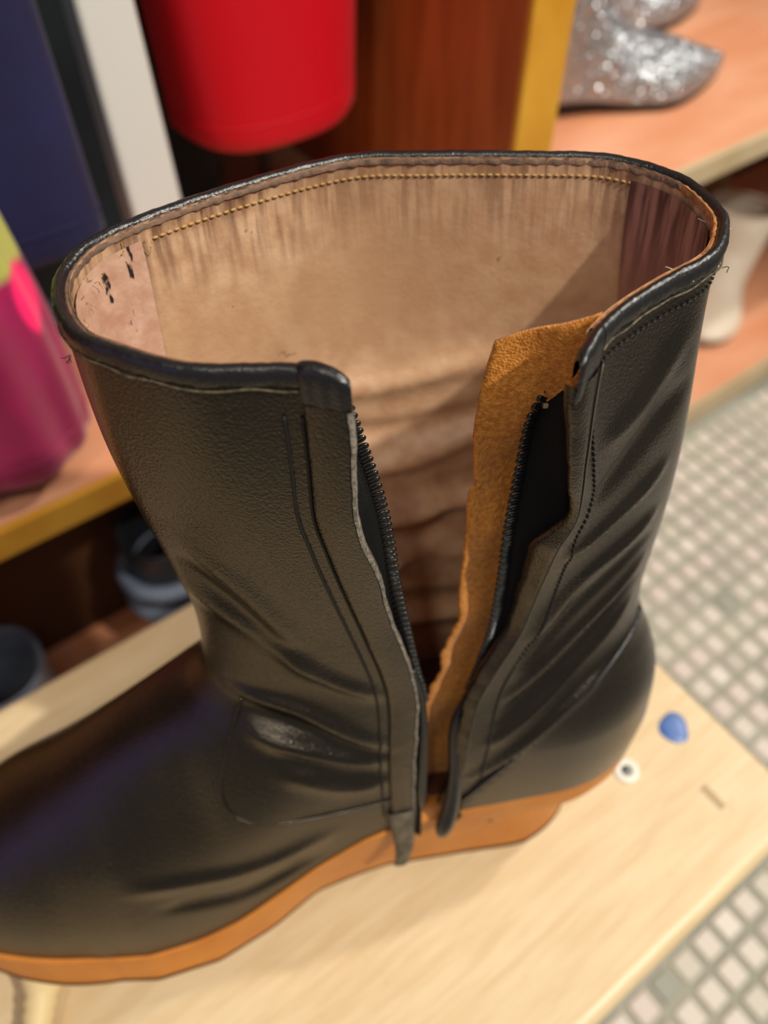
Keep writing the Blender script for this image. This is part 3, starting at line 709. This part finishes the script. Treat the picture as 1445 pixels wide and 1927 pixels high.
sc2 = N.new('ShaderNodeVectorMath'); sc2.operation = 'SCALE'; sc2.inputs['Scale'].default_value = .95; L_.new(vm.outputs[0], sc2.inputs[0])
ge = N.new('ShaderNodeNewGeometry'); ad = N.new('ShaderNodeVectorMath'); ad.operation = 'ADD'; L_.new(ge.outputs['Normal'], ad.inputs[0]); L_.new(sc2.outputs[0], ad.inputs[1])
no = N.new('ShaderNodeVectorMath'); no.operation = 'NORMALIZE'; L_.new(ad.outputs[0], no.inputs[0]); L_.new(no.outputs[0], b_.inputs['Normal'])
M['dark_sole'] = mat('dark_sole', srgb(44, 34, 28), .6, .3)
M['white_leather'] = mat('cream_white_leather', srgb(226, 216, 200), .5, .4, color2=srgb(214, 200, 180), nscale=10)
M['tan_leather'] = mat('tan_brown_leather', srgb(120, 92, 58), .5, .4, color2=srgb(100, 74, 44), nscale=14)
M['black_shoe'] = mat('black_shoe_leather', (.012, .012, .014, 1), .3, .5)
M['grey_shoe'] = mat('blue_grey_leather', srgb(120, 132, 150), .35, .5, color2=srgb(96, 106, 124), nscale=20)
RS, LS = .421, .053
shoe('glitter_boot', 'silver glitter boot with pointed toe on the right shelf beside the divider', 'boot', (.470, .540, RS), math.radians(-20), M['glitter'], M['dark_sole'], L=.265, hw=.050, h=.16, heel=.012, toe='point', collar=.085, insm=M['insole'], group='pair of silver glitter boots')
shoe('glitter_boot', 'second silver glitter boot standing behind the front one on the right shelf', 'boot', (.60, .632, RS), math.radians(-14), M['glitter'], M['dark_sole'], L=.246, hw=.037, h=.15, heel=.012, toe='point', collar=.08, insm=M['insole'], group='pair of silver glitter boots')
shoe('ankle_boot', 'cream white ankle boot on the bottom shelf at the right edge', 'boot', (1.02, .53, LS), math.radians(-150), M['white_leather'], M['dark_sole'], L=.21, hw=.045, h=.115, heel=.012, collar=.09, insm=M['insole'])
shoe('ankle_boot', 'tan brown ankle boot standing behind the cream white one', 'boot', (.93, .62, LS), math.radians(-20), M['tan_leather'], M['dark_sole'], L=.24, hw=.034, h=.21, heel=.03, collar=.08, insm=M['insole'])
bk = shoe('ankle_boot', 'black ankle boot with grey straps on the bottom shelf, left of the leather shaft', 'boot', (.045, .44, LS), math.radians(-4), M['black_shoe'], M['dark_sole'], L=.20, hw=.036, h=.165, heel=.02, collar=.07, insm=M['insole'])
for z_ in (.085, .120):
    P = [(.036+.043*math.cos(q), .0395*math.sin(q), z_+.004*math.cos(q)) for q in np.linspace(0, 2*math.pi, 33)]
    o = tube('strap', P, .0075, M['grey_shoe'], bk, 8, cap=False); o['label'] = 'grey strap'
shoe('ankle_boot', 'blue grey ankle boot on the bottom shelf at the left edge beyond the bench', 'boot', (-.050, .425, LS), math.radians(184), M['grey_shoe'], M['dark_sole'], L=.24, hw=.036, h=.115, heel=.02, collar=.075, insm=M['insole'])

# ------------------------------------------------------------------ clothes hanging above the left shelf
def cloth(name, color, rough=.6, sheen=.3, **k): return mat(name, color, rough, .3, sheen=sheen, **k)
RAILZ, RAILV = 1.3, .50
def garment(name, label, cat, u, v, a, b, zh, m, yaw=0, flare=0., nf=5, amp=.004, seed=0, sl=0., top=1.16, shoulder=None, m_extra=None):
    rg = np.random.default_rng(seed); ph = rg.uniform(0, 6.28, 6); fr = [nf, nf+2, nf*2-1]
    root = tag(empty(name, (u, v, zh), yaw), label, cat)
    zs_ = np.r_[0, .0015, .006, np.linspace(.014, top-zh, 46)]; th = np.linspace(0, 2*np.pi, 120, endpoint=False); rows = []
    for z in zs_:
        t = z/(top-zh); k = 1+flare*(z/.12 if z < .12 else 1)
        if shoulder is None: nar = 1-.75*sstep(t, .72, 1.0)
        else: nar = np.interp(z, *shoulder)
        fold = sum(amp*w_*np.sin(f*th+p+.8*t) for f, p, w_ in zip(fr, ph, (1, .6, .35)))*(1-.6*t)
        rnd = 1-.10*max(0, 1-z/.006)**2
        A, B_ = (a*k*nar)*rnd, (b*nar)*rnd
        x = np.sign(np.cos(th))*np.abs(np.cos(th))**.8*A; y = np.sign(np.sin(th))*np.abs(np.sin(th))**.8*B_
        nr = np.c_[np.cos(th)/max(A, .01), np.sin(th)/max(B_, .01)]; nr /= np.linalg.norm(nr, axis=1, keepdims=True)
        rows.append(np.c_[x+nr[:, 0]*fold, y+nr[:, 1]*fold, np.full(120, z)+sl*x*(1-t)])
    o = link('cloth', grid_mesh('cloth', np.array(rows), closed=True), m, root)
    s = o.modifiers.new('thick', 'SOLIDIFY'); s.thickness = .0015; s.offset = -1
    hem = tube('hem', np.vstack([rows[3], rows[3][:1]])+np.array([0, 0, .004]), .0008, m, root, 5, cap=False)
    dx, dy = 0, 0
    c_ = rows[-1].mean(axis=0); ca, sa = math.cos(-yaw), math.sin(-yaw); ddu, ddv = 0, RAILV-v
    tx, ty = ca*ddu-sa*ddv, sa*ddu+ca*ddv
    hz = RAILZ-zh
    P = [c_, np.array([tx*.6, ty*.6, (top-zh)+.06]), np.array([tx+.0*ca, ty, hz-.03])]
    loop = [np.array([tx, ty, hz])+.0125*np.array([-sa*math.sin(q), ca*math.sin(q), -math.cos(q)]) for q in np.linspace(.2, 6.0, 22)]
    tube('hanging_loop', np.vstack([catmull(np.array(P), 5), np.array(loop)]), .0018, M['screw'], root, 6)
    return root
M['red'] = cloth('red_cloth', srgb(204, 0, 26), .5, .05)
M['navy'] = cloth('navy_cloth', srgb(26, 26, 74), .8, .12, color2=srgb(20, 20, 60), nscale=20)
M['black_cloth'] = cloth('black_cloth', srgb(22, 28, 34), .9, .1, color2=srgb(34, 44, 50), nscale=12)
M['teal'] = cloth('teal_floral_cloth', srgb(20, 52, 66), .7, .2, color2=srgb(30, 92, 118), nscale=30, lo=.5, hi=.56)
mixcol(M['teal'], noisefac(M['teal'], 38, .66, .69), srgb(150, 92, 62))
mixcol(M['teal'], noisefac(M['teal'], 26, .64, .68, (1.3, 1, 1)), srgb(40, 150, 190))
M['darkred'] = cloth('dark_red_cloth', srgb(120, 0, 22), .5, .2)
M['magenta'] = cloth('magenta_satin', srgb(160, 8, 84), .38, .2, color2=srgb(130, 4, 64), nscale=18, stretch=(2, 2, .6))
mixcol(M['magenta'], zfac(M['magenta'], .119, .125), srgb(176, 178, 88))
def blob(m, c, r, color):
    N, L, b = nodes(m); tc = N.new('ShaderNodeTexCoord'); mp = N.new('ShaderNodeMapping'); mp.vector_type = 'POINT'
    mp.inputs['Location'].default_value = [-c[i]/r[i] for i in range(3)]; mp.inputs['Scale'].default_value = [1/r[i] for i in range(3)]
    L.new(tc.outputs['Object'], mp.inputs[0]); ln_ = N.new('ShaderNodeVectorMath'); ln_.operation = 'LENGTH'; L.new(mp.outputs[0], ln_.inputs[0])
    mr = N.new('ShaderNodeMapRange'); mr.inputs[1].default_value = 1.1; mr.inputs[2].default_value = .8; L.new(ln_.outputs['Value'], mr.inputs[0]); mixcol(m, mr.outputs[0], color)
garment('skirt', 'bright red smooth skirt hanging between the white post and the brown divider', 'skirt', .262, .50, .066, .045, .487, M['red'], 0, .10, 3, .0025, 3)
garment('skirt', 'navy blue cloth hem hanging left of the white post at the frame edge', 'skirt', .060, .435, .052, .022, .488, M['navy'], 0, .0, 4, .002, 5)
garment('dress', 'teal floral dress hanging behind the navy hem, blue and orange blooms', 'dress', .074, .476, .042, .014, .420, M['teal'], 0, 0, 4, .003, 8)
garment('dress', 'black dress hanging deepest behind the white post and the teal floral dress', 'dress', .165, .60, .10, .03, .395, M['black_cloth'], 0, 0, 6, .004, 9)
garment('dress', 'dark red dress tucked behind the magenta satin one', 'dress', .062, .522, .040, .016, .385, M['darkred'], 0, 0, 4, .002, 10)
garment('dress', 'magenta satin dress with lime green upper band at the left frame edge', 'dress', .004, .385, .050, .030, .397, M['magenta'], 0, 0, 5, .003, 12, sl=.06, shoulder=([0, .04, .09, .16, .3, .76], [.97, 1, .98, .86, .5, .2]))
blob(M['magenta'], (.042, -.015, .106), (.0070, .06, .019), srgb(255, 20, 110))  # satin sheen painted into the cloth colour as a bright pink streak

# white post of the clothes rack
M['white_paint'] = mat('white_paint', srgb(226, 226, 224), .4, .4)
post = tag(empty('rack_post', (.15, .4625, .382)), 'white painted post standing on the left shelf between navy and red clothes', 'post')
bm = box_bm((-.016, -.0125, .004), (.020, .0135, .95), .0035, 3)
for v in bm.verts:
    if v.co.z > .5: v.co.x = -.016+(v.co.x+.016)*.45
link('post_shaft', from_bm('post_shaft', bm), M['white_paint'], post, smooth=False)
box('post_foot', (-.020, -.016, 0), (.024, .017, .005), M['white_paint'], post, .001)
# slim grey rod behind the skirt
rod = lathe('support_rod', [(.004, .382), (.005, .384), (.005, .9), (.004, .902)], mat('grey_rod', srgb(92, 92, 104), .4, .4, .6), None, 12, (.305, .60, 0))
tag(rod, 'slim grey rod standing on the shelf under the red skirt', 'rod')
# ribbed cream peg under the toe
peg = lathe('ribbed_peg', [(.0060, 0), (.0064, .002), (.0058, .004), (.0066, .006), (.0060, .008), (.0070, .0105), (.0064, .013), (.0078, .016), (.0095, .019), (.0090, .0215), (.0060, .0225), (.001, .0228)], mat('cream_plastic', srgb(222, 200, 150), .5, .4), None, 28, (0, 0, 0))
peg.location = (-.0975, .1070, BZ+.0085); peg.rotation_euler = Vector((.52, .80, .14)).to_track_quat('Z', 'Y').to_euler(); tag(peg, 'small ribbed cream peg lying on the bench under the boot toe', 'peg')
